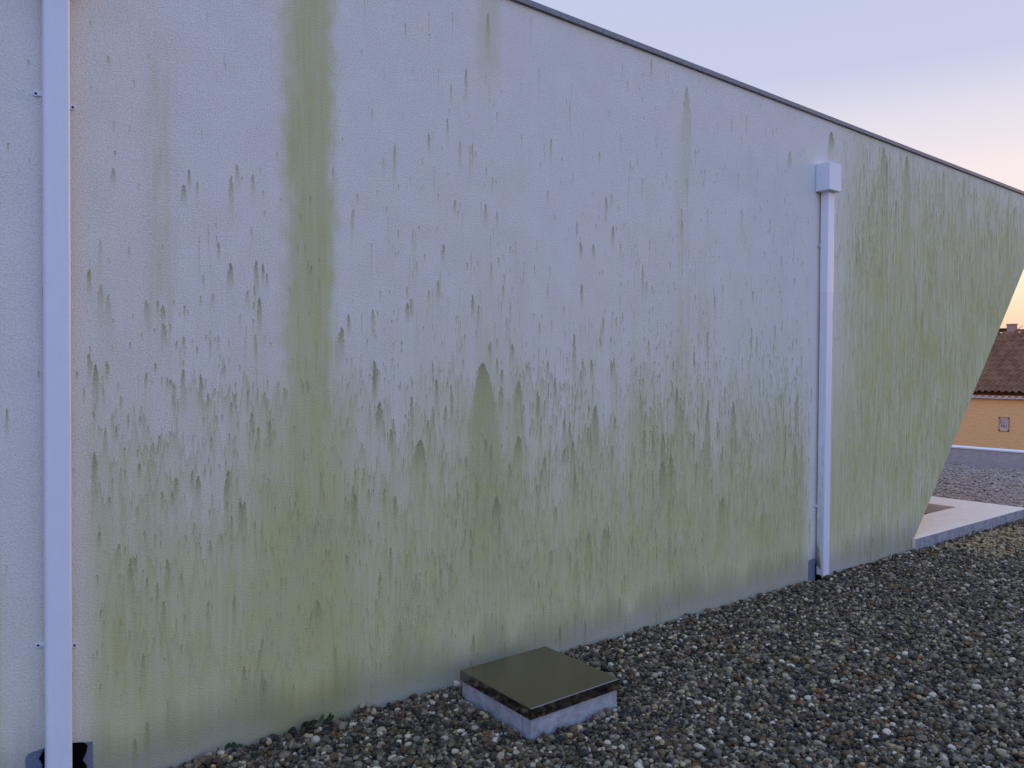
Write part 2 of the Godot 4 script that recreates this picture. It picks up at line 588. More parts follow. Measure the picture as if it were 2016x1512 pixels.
	for i in w:
		foot[i] = 0.16 + 0.10 * column.get_noise_2d(x0 + i / sx, 40.0) + 0.03 * thread.get_noise_2d(x0 + i / sx, 8.0)
	for at in w * h:
		var up: float = (1.0 - float(at / w) / h) * WALL_TOP
		# splashed dirt on the lowest hand's breadth
		var dirt: float = 1.0 - 0.20 * (1.0 - smoothstep(0.3, 1.9, up / foot[at % w])) if up < 0.6 else 1.0
		var gn := (g[at] - 128) * 0.0052
		var k := clampf(s[at] * (1.0 + gn * 0.55), 0.0, 1.0)
		k = k * (1.25 - 0.25 * k)
		if k > 1.0:
			k = 1.0
		var d := clampf(dark[at] * 0.6 + (k - 0.75) * 0.25 * gn, 0.0, 1.0)
		var hue := (p[at] - 128) * 0.035
		var tone := 1.0 + (p[at] - 128) * 0.00015 + gn * 0.12
		var r := lerpf(lerpf(226.0, 186.0 - hue, k), 112.0, d) * dirt * tone
		var gg := lerpf(lerpf(220.0, 185.0 - hue * 0.6, k), 112.0, d) * dirt * tone
		var b := lerpf(lerpf(209.0, 128.0 + hue * 1.6, k), 78.0, d) * dirt * tone
		out[at * 3] = int(clampf(r, 0.0, 255.0))
		out[at * 3 + 1] = int(clampf(gg, 0.0, 255.0))
		out[at * 3 + 2] = int(clampf(b, 0.0, 255.0))
	var bump := noise(37, 0.33, 3)
	bump.fractal_gain = 0.65
	var ni := bump.get_image(w, h, false, false, false)
	ni.convert(Image.FORMAT_L8)
	ni.bump_map_to_normal_map(3.0)
	return [ImageTexture.create_from_image(Image.create_from_data(w, h, false, Image.FORMAT_RGB8, out)), ImageTexture.create_from_image(ni)]


func render_material(x0: float, x1: float, w: int, h: int, drips: Array) -> StandardMaterial3D:
	var t := stained(x0, x1, w, h, drips)
	var m := StandardMaterial3D.new()
	m.albedo_texture = t[0]
	m.normal_enabled = true
	m.normal_texture = t[1]
	m.normal_scale = 0.32
	m.roughness = 0.92
	m.metallic_specular = 0.2
	m.texture_repeat = false
	return m


func build_wall() -> void:
	var drips := all_drips()
	var root := thing("rendered_building", "long pale rendered wall stained with green algae, its far end leaning outwards", "building")
	var back := -7.5
	var split := 3.2
	var far_left := -7.0
	var top_x := SLANT_FOOT + SLANT * WALL_TOP
	var low := -0.12
	var low_x := SLANT_FOOT + SLANT * low
	# the stained front is one mesh of two panels and the plain rest of the walls
	var mesh := ArrayMesh.new()
	var spans := [[-2.2, split, 2048, 1320], [split, 10.2, 2048, 1020]]
	for k in 2:
		var x0: float = spans[k][0]
		var x1: float = spans[k][1]
		var st := begin()
		st.set_material(render_material(x0, x1, spans[k][2], spans[k][3], drips))
		st.set_normal(Vector3(0, 0, 1))
		var corners := [Vector3(x0, 0, 0), Vector3(x0, WALL_TOP, 0), Vector3(x1, WALL_TOP, 0), Vector3(x1, 0, 0)]
		if k == 1:
			corners = [Vector3(x0, 0, 0), Vector3(x0, WALL_TOP, 0), Vector3(top_x, WALL_TOP, 0), Vector3(SLANT_FOOT, 0, 0)]
		for c in [corners[0], corners[3]]:
			corners.append(Vector3(c.x + (SLANT * low if c.x == SLANT_FOOT else 0.0), low, 0))
		for i in [[0, 1, 2], [0, 2, 3], [4, 0, 3], [4, 3, 5]]:
			for c in i:
				var v: Vector3 = corners[c]
				st.set_normal(Vector3(0, 0, 1))
				st.set_uv(Vector2((v.x - x0) / (x1 - x0), minf(1.0 - v.y / WALL_TOP, 0.999)))
				st.add_vertex(v)
		st.generate_tangents()
		st.commit(mesh)
	var rest := begin()
	rest.set_material(stuffing(Color(0.72, 0.69, 0.63), Color(0.8, 0.77, 0.71), 1.1, 0.92, 61, 3.0, 0.05))
	quad(rest, Vector3(far_left, 0, 0), Vector3(far_left, WALL_TOP, 0), Vector3(-2.2, WALL_TOP, 0), Vector3(-2.2, 0, 0), Vector3.BACK)
	quad(rest, Vector3(far_left, low, 0), Vector3(far_left, 0, 0), Vector3(-2.2, 0, 0), Vector3(-2.2, low, 0), Vector3.BACK)
	quad(rest, Vector3(low_x, low, 0), Vector3(top_x, WALL_TOP, 0), Vector3(top_x, WALL_TOP, back), Vector3(low_x, low, back), Vector3(1, -1, 0))
	quad(rest, Vector3(far_left, low, back), Vector3(far_left, WALL_TOP, back), Vector3(top_x, WALL_TOP, back), Vector3(low_x, low, back), Vector3.FORWARD)
	quad(rest, Vector3(far_left, low, 0), Vector3(far_left, WALL_TOP, 0), Vector3(far_left, WALL_TOP, back), Vector3(far_left, low, back), Vector3.LEFT)
	quad(rest, Vector3(far_left, WALL_TOP, 0), Vector3(top_x, WALL_TOP, 0), Vector3(top_x, WALL_TOP, back), Vector3(far_left, WALL_TOP, back), Vector3.UP)
	rest.commit(mesh)
	part("wall", mesh, null, root)
	# coping: lengths of grey metal with narrow joints, a little proud of the wall
	var zinc := stuffing(Color(0.20, 0.20, 0.21), Color(0.30, 0.30, 0.31), 0.6, 0.6, 63, 1.0, 0.03)
	var x := -6.66
	while x < top_x + 0.04:
		var x_end := minf(x + 3.25 - 0.004, top_x + 0.05)
		part("coping_length", box(Vector3(x, WALL_TOP + 0.002, -0.34), Vector3(x_end, WALL_TOP + 0.033, 0.017), 0.002), zinc, root)
		x += 3.25


# ------------------------------------------------------------------ downpipes
func ear(side: float) -> ArrayMesh:
	var st := begin()
	# a flat tab with a round end and a screw boss, lying on the wall
	add_box(st, Vector3(minf(0.0, side * 0.018), -0.006, 0.0), Vector3(maxf(0.0, side * 0.018), 0.006, 0.004), 0.001)
	var m: ArrayMesh = turned([Vector2(0.0, 0.0), Vector2(0.0085, 0.0), Vector2(0.0085, 0.004), Vector2(0.0045, 0.0045), Vector2(0.004, 0.003), Vector2(0.0, 0.003)], 14)
	st.append_from(m, 0, Transform3D(Basis(Vector3.RIGHT, PI / 2), Vector3(side * 0.018, 0, 0)))
	return st.commit()


func pipe_paint(algae: bool, seed_: int) -> StandardMaterial3D:
	var w := 96
	var h := 1024
	var n := noise(seed_, 0.05, 4)
	var im := Image.create(w, h, false, Image.FORMAT_RGB8)
	var clean := Color(0.74, 0.76, 0.80)
	var slime := Color(0.075, 0.072, 0.022)
	var film := Color(0.42, 0.44, 0.38)
	for j in h:
		var y := (1.0 - float(j) / h) * 2.95
		for i in w:
			var u := (i + 0.5) / w
			var v := n.get_noise_2d(i * 1.5, j * 0.35)
			var c := clean * (1.0 + 0.025 * v)
			var grime := (1.0 - smoothstep(0.05, 0.5, y + 0.3 * v)) * 0.12
			if algae:
				# the side that faces back along the wall, low down: a grey film and a dark slimy run
				var side := smoothstep(0.31, 0.36, u) * (1.0 - smoothstep(0.5, 0.53, u))
				c = c.lerp(film, side * (1.0 - smoothstep(0.3, 1.5, y + 0.6 * v)) * 0.55)
				var high := clampf((y - 0.085) / 0.25, 0.0, 1.0)
				var run := smoothstep(0.365, 0.39, u - 0.10 * high + 0.05 * v) * (1.0 - smoothstep(0.5, 0.53, u))
				run *= smoothstep(0.075, 0.095, y + 0.03 * v + 0.2 * (0.5 - u)) * (1.0 - smoothstep(0.8, 1.0, high + 0.3 * v))
				c = c.lerp(slime, run * (0.95 - 0.45 * high))
			c = c.lerp(film, clampf(grime, 0.0, 1.0))
			im.set_pixel(i, j, c.linear_to_srgb())
	var m := StandardMaterial3D.new()
	m.albedo_texture = ImageTexture.create_from_image(im)
	m.roughness = 0.42
	m.metallic_specular = 0.5
	m.texture_repeat = true
	return m


func build_pipes() -> void:
	var lacquer := plain(Color(0.74, 0.76, 0.80), 0.4)
	var bright := plain(Color(0.80, 0.81, 0.83), 0.3)
	var screw := plain(Color(0.03, 0.03, 0.035), 0.5, 0.6)
	var labels := ["white square downpipe in the foreground, running out of the picture", "white downpipe under a box-shaped hopper on the stained wall"]
	for k in 2:
		var root := thing("downpipe", labels[k], "downpipe", Vector3(PIPE_X[k], 0, 0), "white downpipes fixed to the wall")
		var z := 0.046
		var joint := 2.185
		part("pipe", tube(0.080, 0.060, 0.0095 if k == 0 else 0.005, 0.03 if k == 1 else -0.02, joint if k == 1 else 2.93), pipe_paint(k == 1, 71 + k), root, Vector3(0, 0, z))
		if k == 1:
			part("upper_pipe", tube(0.0825, 0.0625, 0.005, joint - 0.03, 2.93), bright, root, Vector3(0, 0, z))
		part("hopper", box(Vector3(-0.092, 2.903, 0.002), Vector3(0.072, 3.108, 0.113), 0.0025), lacquer, root)
		for y in ([2.50, 0.555] if k == 0 else [2.505, 0.544]):
			var clip := part("clip", box(Vector3(-0.036, -0.009, 0.001), Vector3(0.036, 0.009, 0.0155), 0.001), lacquer, root, Vector3(0, y, 0))
			for s in [-1.0, 1.0]:
				var e := part("ear", ear(s), lacquer, clip, Vector3(s * 0.036, -0.012 * s if k == 0 else 0.0, 0.0012))
				e.scale = Vector3.ONE * 1.15
				var head: ArrayMesh = turned([Vector2(0.0, 0.0), Vector2(0.0042, 0.0), Vector2(0.0036, 0.0022), Vector2(0.0, 0.0026)], 10)
				var b := part("screw", head, screw, clip, Vector3(s * 0.0567, -0.012 * s if k == 0 else 0.0, 0.0055))
				b.rotation.x = PI / 2


# pieces of roofing felt dressed up the wall behind the foot of each pipe
func sheet(outline: Array, depth: float, z0: float) -> ArrayMesh:
	var pts := PackedVector2Array()
	for p in outline:
		pts.append(Vector2(p[0], p[1]))
	var st := begin()
	var ids := Geometry2D.triangulate_polygon(pts)
	for i in range(0, ids.size(), 3):
		var a := Vector3(pts[ids[i]].x, pts[ids[i]].y, z0 + depth)
		var b := Vector3(pts[ids[i + 1]].x, pts[ids[i + 1]].y, z0 + depth)
		var c := Vector3(pts[ids[i + 2]].x, pts[ids[i + 2]].y, z0 + depth)
		tri(st, a, b, c, Vector3.BACK)
	var mid := Vector2.ZERO
	for p in pts:
		mid += p / pts.size()
	for i in pts.size():
		var p := pts[i]
		var q := pts[(i + 1) % pts.size()]
		var o := (p + q) * 0.5 - mid
		quad(st, Vector3(p.x, p.y, z0), Vector3(q.x, q.y, z0), Vector3(q.x, q.y, z0 + depth), Vector3(p.x, p.y, z0 + depth), Vector3(o.x, o.y, 0))
	return st.commit()


func build_felt() -> void:
	var slate := stuffing(Color(0.09, 0.11, 0.15), Color(0.24, 0.27, 0.33), 0.12, 0.9, 81, 4.0, 0.03)
	var tar := plain(Color(0.004, 0.004, 0.004), 0.95)
	tar.metallic_specular = 0.1
	var a := thing("roofing_felt", "torn slate grey and black roofing felt behind the foot of the foreground pipe", "roofing felt", Vector3(0.30, -0.05, 0), "felt patches behind the pipes")
	part("slate_sheet", sheet([[0.0, 0.0], [0.0, 0.226], [0.008, 0.237], [0.03, 0.240], [0.075, 0.246], [0.21, 0.222], [0.213, 0.0]], 0.003, 0.001), slate, a)
	part("torn_tar", sheet([[0.046, 0.0], [0.05, 0.19], [0.040, 0.212], [0.058, 0.246], [0.10, 0.247], [0.18, 0.230], [0.193, 0.215], [0.188, 0.19], [0.177, 0.165], [0.190, 0.14], [0.19, 0.0]], 0.005, 0.0045), tar, a)
	var b := thing("roofing_felt", "small grey strip of roofing felt behind the foot of the hopper pipe", "roofing felt", Vector3(5.29, -0.05, 0), "felt patches behind the pipes")
	part("slate_sheet", sheet([[0.0, 0.0], [0.0, 0.188], [0.01, 0.194], [0.075, 0.196], [0.10, 0.19], [0.105, 0.0]], 0.004, 0.001), slate, b)
	part("torn_tar", sheet([[0.085, 0.0], [0.085, 0.15], [0.10, 0.17], [0.13, 0.14], [0.16, 0.08], [0.17, 0.0]], 0.004, 0.0055), tar, b)


# ------------------------------------------------------------------ steel lid on its concrete kerb
func build_lid() -> void:
	var c := (LID_MIN + LID_MAX) * 0.5
	var h := (LID_MAX - LID_MIN) * 0.5
	var root := thing("roof_hatch", "low square hatch in the gravel, polished steel lid on pale concrete kerb", "hatch", Vector3(c.x, 0, c.y))
	var steel := StandardMaterial3D.new()
	steel.albedo_color = Color(0.235, 0.205, 0.19).linear_to_srgb()
	steel.metallic = 1.0
	steel.roughness = 0.2
	var brush := noise(91, 0.03, 3).get_seamless_image(512, 512)
	brush.resize(512, 64)
	brush.resize(512, 512, Image.INTERPOLATE_CUBIC)
	brush.bump_map_to_normal_map(0.5)
	steel.normal_enabled = true
	steel.normal_texture = ImageTexture.create_from_image(brush)
	steel.normal_scale = 0.12
	steel.uv1_triplanar = true
	steel.uv1_scale = Vector3.ONE * 2.0
	var concrete := stuffing(Color(0.26, 0.26, 0.26), Color(0.44, 0.44, 0.445), 0.5, 0.88, 93, 3.0, 0.014)
	# the lid: a top plate with a folded rim
	var st := begin()
	add_box(st, Vector3(-h.x + 0.002, 0.075, -h.y + 0.002), Vector3(h.x - 0.002, 0.121, h.y - 0.002), 0.0022)
	var lid := part("lid", st.commit(), steel, root)
	var mirror := plain(Color(0.30, 0.275, 0.26), 0.11, 1.0)
	var edge := begin()
	add_box(edge, Vector3(-h.x, 0.072, h.y - 0.0018), Vector3(h.x, 0.119, h.y), 0.0008)
	add_box(edge, Vector3(-h.x, 0.072, -h.y), Vector3(h.x, 0.119, -h.y + 0.0018), 0.0008)
	add_box(edge, Vector3(-h.x, 0.072, -h.y + 0.0018), Vector3(-h.x + 0.0018, 0.119, h.y - 0.0018), 0.0)
	add_box(edge, Vector3(h.x - 0.0018, 0.072, -h.y + 0.0018), Vector3(h.x, 0.119, h.y - 0.0018), 0.0)
	part("rim", edge.commit(), mirror, lid)
	var k := begin()
	var t := 0.06
	var w := h - Vector2(0.008, 0.008)
	add_box(k, Vector3(-w.x, -0.06, w.y - t), Vector3(w.x, 0.071, w.y), 0.003)
	add_box(k, Vector3(-w.x, -0.06, -w.y), Vector3(w.x, 0.071, -w.y + t), 0.003)
	add_box(k, Vector3(-w.x, -0.06, -w.y + t), Vector3(-w.x + t, 0.071, w.y - t), 0.0)
	add_box(k, Vector3(w.x - t, -0.06, -w.y + t), Vector3(w.x, 0.071, w.y - t), 0.0)
	part("kerb", k.commit(), concrete, root)


# ------------------------------------------------------------------ the concrete frame round the pit
const FRAME_FRONT := 0.03
const FRAME_RIGHT := 9.53
const FRAME_INNER := 8.98

func build_frame() -> void:
	var root := thing("concrete_frame", "pale flat concrete frame round a shallow pit under the leaning wall end", "concrete frame", Vector3(6.95, 0, FRAME_FRONT))
	var top := stuffing(Color(0.88, 0.71, 0.50), Color(0.94, 0.78, 0.57), 1.3, 0.85, 101, 1.5, 0.012)
	var pit := stuffing(Color(0.13, 0.10, 0.05), Color(0.26, 0.20, 0.10), 0.8, 0.9, 103, 2.0, 0.02)
	part("front_rim", box(Vector3(0.0, -0.2, -0.49), Vector3(FRAME_RIGHT - 6.95, 0.098, 0.0), 0.004), top, root)
	part("fascia", box(Vector3(-0.002, -0.2, 0.0), Vector3(FRAME_RIGHT - 6.95 + 0.003, 0.094, 0.004), 0.001), stuffing(Color(0.20, 0.20, 0.20), Color(0.40, 0.39, 0.40), 0.8, 0.9, 105, 2.0, 0.014), root)
	part("side_rim", box(Vector3(FRAME_INNER - 6.95, -0.2, -5.0), Vector3(FRAME_RIGHT - 6.95, 0.096, -0.492), 0.004), top, root)
	part("back_rim", box(Vector3(0.0, -0.2, -5.5), Vector3(FRAME_RIGHT - 6.95, 0.098, -5.002), 0.004), top, root)
	part("pit_floor", box(Vector3(-1.0, -0.21, -5.0), Vector3(FRAME_INNER - 6.95, -0.11, -0.492), 0.0), pit, root)


# ------------------------------------------------------------------ gravel
func pebble_mesh() -> ArrayMesh:
	var st := begin()
	var t := (1.0 + sqrt(5.0)) / 2.0
	var v := [Vector3(-1, t, 0), Vector3(1, t, 0), Vector3(-1, -t, 0), Vector3(1, -t, 0), Vector3(0, -1, t), Vector3(0, 1, t), Vector3(0, -1, -t), Vector3(0, 1, -t), Vector3(t, 0, -1), Vector3(t, 0, 1), Vector3(-t, 0, -1), Vector3(-t, 0, 1)]
	var f := [[0, 11, 5], [0, 5, 1], [0, 1, 7], [0, 7, 10], [0, 10, 11], [1, 5, 9], [5, 11, 4], [11, 10, 2], [10, 7, 6], [7, 1, 8], [3, 9, 4], [3, 4, 2], [3, 2, 6], [3, 6, 8], [3, 8, 9], [4, 9, 5], [2, 4, 11], [6, 2, 10], [8, 6, 7], [9, 8, 1]]
	var faces := []
	for q in f:
		faces.append([v[q[0]].normalized(), v[q[1]].normalized(), v[q[2]].normalized()])
	for step in 2:
		var next := []
		for q in faces:
			var a: Vector3 = (q[0] + q[1]).normalized()
			var b: Vector3 = (q[1] + q[2]).normalized()
			var c: Vector3 = (q[2] + q[0]).normalized()
			next.append_array([[q[0], a, c], [a, q[1], b], [c, b, q[2]], [a, b, c]])
		faces = next
	var n := noise(111, 0.55, 2)
	var at := func(p: Vector3) -> Vector3:
		return p * (1.0 + 0.30 * n.get_noise_3d(p.x, p.y, p.z))
	for q in faces:
		var pos := []
		var nor := []
		for p in q:
			var side: Vector3 = p.cross(Vector3(0.3, 0.9, 0.2)).normalized()
			var other: Vector3 = p.cross(side).normalized()
			var here: Vector3 = at.call(p)
			var m: Vector3 = (at.call((p + side * 0.1).normalized()) - here).cross(at.call((p + other * 0.1).normalized()) - here).normalized()
			if m.dot(p) < 0.0:
				m = -m
			pos.append(here)
			nor.append(m)
		smooth_tri(st, pos, nor, [Vector2.ZERO, Vector2.ZERO, Vector2.ZERO])
	return st.commit()


func pebble_color(ochre: float) -> Color:
	var k := rng.randf()
	var c: Color
	if rng.randf() < ochre:
		c = Color(0.40, 0.27, 0.10).lerp(Color(0.64, 0.47, 0.21), rng.randf())  # ochre, thickest where warm light is painted in beside the frame
	elif k < 0.34:
		c = Color(0.090, 0.070, 0.040).lerp(Color(0.286, 0.225, 0.132), rng.randf())      # grey
	elif k < 0.62:
		c = Color(0.064, 0.040, 0.016).lerp(Color(0.196, 0.127, 0.052), rng.randf())     # brown
	elif k < 0.83:
		c = Color(0.023, 0.018, 0.011).lerp(Color(0.069, 0.054, 0.033), rng.randf())   # dark
	elif k < 0.925:
		c = Color(0.318, 0.235, 0.126).lerp(Color(0.488, 0.375, 0.219), rng.randf())       # tan
	elif k < 0.975:
		c = Color(0.551, 0.450, 0.288).lerp(Color(0.806, 0.670, 0.465), rng.randf())       # white
	else:
		c = Color(0.201, 0.078, 0.019).lerp(Color(0.265, 0.130, 0.028), rng.randf())      # rust
	return c


# whether the middle of a pebble of that radius may lie there
func bare(x: float, z: float, r: float) -> bool:
	var q := 6.95 if z < FRAME_FRONT + r else 99.0
	if z < r * 0.7:
		if x < FRAME_RIGHT + r * 0.7:
			return true
	if x > q and x < FRAME_RIGHT + r * 0.7 and z < FRAME_FRONT + r * 0.7:
		return true
	if x > LID_MIN.x - r * 0.5 and x < LID_MAX.x + r * 0.5 and z > LID_MIN.y - r * 0.5 and z < LID_MAX.y + r * 0.5:
		return true
	for p in PIPE_X:
		if absf(x - p) < 0.045 + r * 0.3 and z < 0.076 + r * 0.3:
			return true
	return x > 14.1 - r


func pour(x0: float, x1: float, z0: float, z1: float, size: float, tries: int, loose: int, cell: float, allowed: Callable, to: Array) -> void:
	var w := int((x1 - x0) / cell) + 1
	var h := int((z1 - z0) / cell) + 1
	var level := PackedFloat32Array()
	level.resize(w * h)
	level.fill(-0.035)
	var swell := noise(121, 0.9, 3)
	for k in tries + loose:
		var x := rng.randf_range(x0, x1)
		var z := rng.randf_range(z0, z1)
		var r := size * (0.55 + 0.55 * rng.randf() + 0.75 * pow(rng.randf(), 5.0))
		if bare(x, z, r) or not allowed.call(x, z):
			continue
		var thin := rng.randf_range(0.55, 0.95)
		var r_in := maxi(int(r * 0.8 / cell), 1)
		var ci := int((x - x0) / cell)
		var cj := int((z - z0) / cell)
		var sum := 0.0
		var n := 0
		for dj in range(-r_in, r_in + 1):
			var j := cj + dj
			if j < 0 or j >= h:
				continue
			for di in range(-r_in, r_in + 1):
				var i := ci + di
				if i < 0 or i >= w:
					continue
				sum += level[j * w + i]
				n += 1
		var rest := sum / n
		var high := 0.004 + 0.018 * swell.get_noise_2d(x, z)
		if k < tries and rest > high - 0.008 - r * thin * 1.1:
			continue
		if k >= tries and rest > high + 0.004:
			continue
		var y := rest + r * thin * 0.6
		for dj in range(-r_in, r_in + 1):
			var j := cj + dj
			if j < 0 or j >= h:
				continue
			for di in range(-r_in, r_in + 1):
				var i := ci + di
				if i < 0 or i >= w:
					continue
				var q := 1.0 - float(di * di + dj * dj) / float((r_in + 0.5) * (r_in + 0.5))
				if q > 0.0:
					var top := y + r * thin * sqrt(q)
					if top > level[j * w + i]:
						level[j * w + i] = top
		var b := Basis(Vector3(rng.randf_range(-1, 1), rng.randf_range(-1, 1), rng.randf_range(-1, 1)).normalized(), rng.randf() * TAU)
		b = Basis.from_scale(Vector3(r * rng.randf_range(0.95, 1.35), r * thin, r * rng.randf_range(0.75, 1.0))) * b
		b = Basis(Vector3.UP, rng.randf() * TAU) * Basis(Vector3.RIGHT, rng.randfn(0.0, 0.55)) * b
		var painted_glow := 0.0  # warm evening light painted into the pebble colours in front of the frame
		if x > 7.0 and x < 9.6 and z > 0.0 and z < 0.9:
			painted_glow = smoothstep(0.05, 0.16, z - 0.02 * (x - 7.0)) * (1.0 - smoothstep(0.50, 0.72, z + 0.1 * swell.get_noise_2d(x * 3.0, z * 3.0))) * smoothstep(7.15, 7.5, x + z * 0.2) * 0.55
		var c := pebble_color(0.02 + painted_glow)
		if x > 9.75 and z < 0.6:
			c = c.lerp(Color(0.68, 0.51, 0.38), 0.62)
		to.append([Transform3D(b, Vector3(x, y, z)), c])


func build_gravel() -> void:
	var to := []
	# close by: from the foot of the wall to somewhat past the edge of the view
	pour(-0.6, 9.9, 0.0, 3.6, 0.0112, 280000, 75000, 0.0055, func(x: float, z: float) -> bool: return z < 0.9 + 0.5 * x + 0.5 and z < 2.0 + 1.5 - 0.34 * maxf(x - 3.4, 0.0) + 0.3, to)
	# farther away: past the frame as far as the low parapet
	pour(9.5, 14.1, -6.5, 2.6, 0.0185, 70000, 16000, 0.011, func(x: float, z: float) -> bool: return x > 9.9 or z < 0.0, to)
	var mm := MultiMesh.new()
	mm.transform_format = MultiMesh.TRANSFORM_3D
	mm.use_colors = true
	mm.mesh = pebble_mesh()
	mm.instance_count = to.size()
	for k in to.size():
		mm.set_instance_transform(k, to[k][0])
		mm.set_instance_color(k, to[k][1])
	var m := StandardMaterial3D.new()
	m.vertex_color_use_as_albedo = true
	m.albedo_texture = mottle(131, 0.03, Color(0.62, 0.6, 0.58), Color(1, 1, 1), 256)
	m.uv1_triplanar = true
	m.uv1_scale = Vector3.ONE * 0.35
	m.roughness = 0.62
	m.metallic_specular = 0.4
	var o := MultiMeshInstance3D.new()
	o.name = "gravel"
	o.multimesh = mm
	o.material_override = m
	o.set_meta("kind", "stuff")
	tag(o, "grey and brown rounded pebbles spread over the flat roof", "gravel")
	add_child(o, true)
	print("pebbles ", to.size())
	# the bed that the pebbles lie on, and reads as gravel where they are not poured
	var bed := stuffing(Color(0.012, 0.010, 0.007), Color(0.10, 0.085, 0.06), 0.45, 0.95, 133, 12.0, 0.06)
	var b := part("gravel_bed", box(Vector3(-9, -0.4, -9), Vector3(14.1, -0.022, 9), 0.0), bed, self)
	b.set_meta("kind", "structure")
	tag(b, "dark gravel bed of the roof terrace under the loose pebbles", "ground")


# ------------------------------------------------------------------ weeds
func leaf(length: float, wide: float, curl: float) -> ArrayMesh:
	var st := begin()
	var rows := 6
	for s in [-1.0, 1.0]:
		for k in rows:
			var p := []
			for t in [float(k) / rows, float(k + 1) / rows]:
				var w := wide * pow(sin(PI * pow(t, 0.8)), 0.8) if t > 0.0 and t < 1.0 else 0.0
				var c := Vector3(0, length * t * (1.0 - 0.15 * t), curl * t * t * length)
				p.append(c)
				p.append(c + Vector3(s * w, 0, w * 0.35))
			tri(st, p[0], p[1], p[3], Vector3.BACK)
			tri(st, p[0], p[3], p[2], Vector3.BACK)
	return st.commit()


func build_weeds() -> void:
	var green := StandardMaterial3D.new()
	green.albedo_color = Color(0.035, 0.085, 0.03).linear_to_srgb()
	green.roughness = 0.55
	green.backlight_enabled = true
	green.backlight = Color(0.1, 0.2, 0.06)
	var pale := green.duplicate()
	pale.albedo_color = Color(0.06, 0.10, 0.06).linear_to_srgb()
	var spots := [[Vector3(1.36, 0.012, 0.04), 9, 1.0, "small dark green weed with broad leaves growing at the wall's foot behind the hatch"], [Vector3(0.985, 0.01, 0.036), 5, 0.8, "smaller greyish weed sprouting from gravel near the foreground pipe"]]
	spots[0][3] = "broad-leaved dark green weed at the foot of the wall below the wide stain"
	for s in spots:
		var w := thing("weed", s[3], "weed", s[0], "weeds at the foot of the wall")
		for k in s[1]:
			var l := part("leaf", leaf(rng.randf_range(0.036, 0.056) * s[2], rng.randf_range(0.013, 0.019) * s[2], rng.randf_range(0.1, 0.5)), green if k % 3 else pale, w, Vector3(rng.randf_range(-0.055, 0.06) * s[2], rng.randf_range(-0.002, 0.012), rng.randf_range(-0.006, 0.02)))
			l.rotation = Vector3(rng.randf_range(-0.1, 0.5), rng.randf_range(-0.3, 0.9), rng.randf_range(-0.8, 0.8))


# ------------------------------------------------------------------ parapet, house, land
func build_parapet() -> void:
	var root := thing("parapet", "low grey rendered parapet at the terrace edge with pale capping", "parapet", Vector3(14.1, 0, 0))
	var grey := stuffing(Color(0.42, 0.37, 0.34), Color(0.52, 0.46, 0.42), 1.5, 0.9, 141, 2.0, 0.02)
	var white := stuffing(Color(0.80, 0.72, 0.64), Color(0.88, 0.80, 0.72), 1.0, 0.8, 143, 1.0, 0.02)
	part("wall", box(Vector3(0.0, -3.2, -12), Vector3(0.28, 0.272, 9), 0.004), grey, root)
	part("capping", box(Vector3(-0.012, 0.274, -12), Vector3(0.292, 0.300, 9), 0.004), white, root)


func roof_tile(seed_: int) -> ArrayMesh:
	# one interlocking tile, seen from above: a barrel beside a shallow pan; long axis along x, the lower end at x = 0
	var st := begin()
	var pitch := 0.21
	var length := 0.40
	var steps := 9
	var r := RandomNumberGenerator.new()
	r.seed = seed_
	var lift := r.randf_range(0.0, 0.008)
	var prof := []
	for k in steps + 1:
		var t := float(k) / steps
		var y := 0.055 * sin(PI * t / 0.55) if t < 0.55 else -0.018 * sin(PI * (t - 0.55) / 0.45)
		prof.append(Vector2(t * pitch, y))
	for k in steps:
		var a: Vector2 = prof[k]
		var b: Vector2 = prof[k + 1]
		var n := Vector3(0, b.x - a.x, -(b.y - a.y)).normalized()
		var p := [Vector3(0, a.y + 0.02 + lift, a.x), Vector3(0, b.y + 0.02 + lift, b.x), Vector3(length, b.y, b.x), Vector3(length, a.y, a.x)]
		quad(st, p[0], p[1], p[2], p[3], n)
		quad(st, p[0], p[1], p[1] - Vector3(0, 0.016, 0), p[0] - Vector3(0, 0.016, 0), Vector3.LEFT)
		quad(st, p[0] - Vector3(0, 0.016, 0), p[1] - Vector3(0, 0.016, 0), p[2] - Vector3(0, 0.016, 0), p[3] - Vector3(0, 0.016, 0), -n)
	return st.commit()


func plaque_print() -> ImageTexture:
	var w := 48
	var h := 64
	var im := Image.create(w, h, false, Image.FORMAT_RGB8)
	var n := noise(151, 0.09, 3)
	for j in h:
		for i in w:
			var u := (i + 0.5) / w * 2.0 - 1.0
			var v := (j + 0.5) / h * 2.0 - 1.0
			var k := n.get_noise_2d(i, j)
			var c := Color(0.62, 0.38, 0.29).lerp(Color(0.80, 0.54, 0.34), smoothstep(-0.2, 0.9, v + 0.3 * k))
			if absf(u) > 0.82 or absf(v) > 0.86:
				c = Color(0.42, 0.25, 0.17)
			if absf(u) > 0.72 and absf(v) > 0.76:
				c = Color(0.16, 0.07, 0.03)
			if absf(u + 0.55 - 0.2 * k) < 0.10 and v > -0.7 and v < 0.25:
				c = c.lerp(Color(0.20, 0.12, 0.14), 0.75)
			if absf(u + 0.05) < 0.09 and v > -0.4 and v < 0.3:
				c = c.lerp(Color(0.28, 0.19, 0.20), 0.6)
			if v > 0.15 and v < 0.6 and absf(u) < 0.6 and k > 0.02:
				c = c.lerp(Color(0.15, 0.07, 0.04), 0.8)
			im.set_pixel(i, j, c.linear_to_srgb())
	return ImageTexture.create_from_image(im)


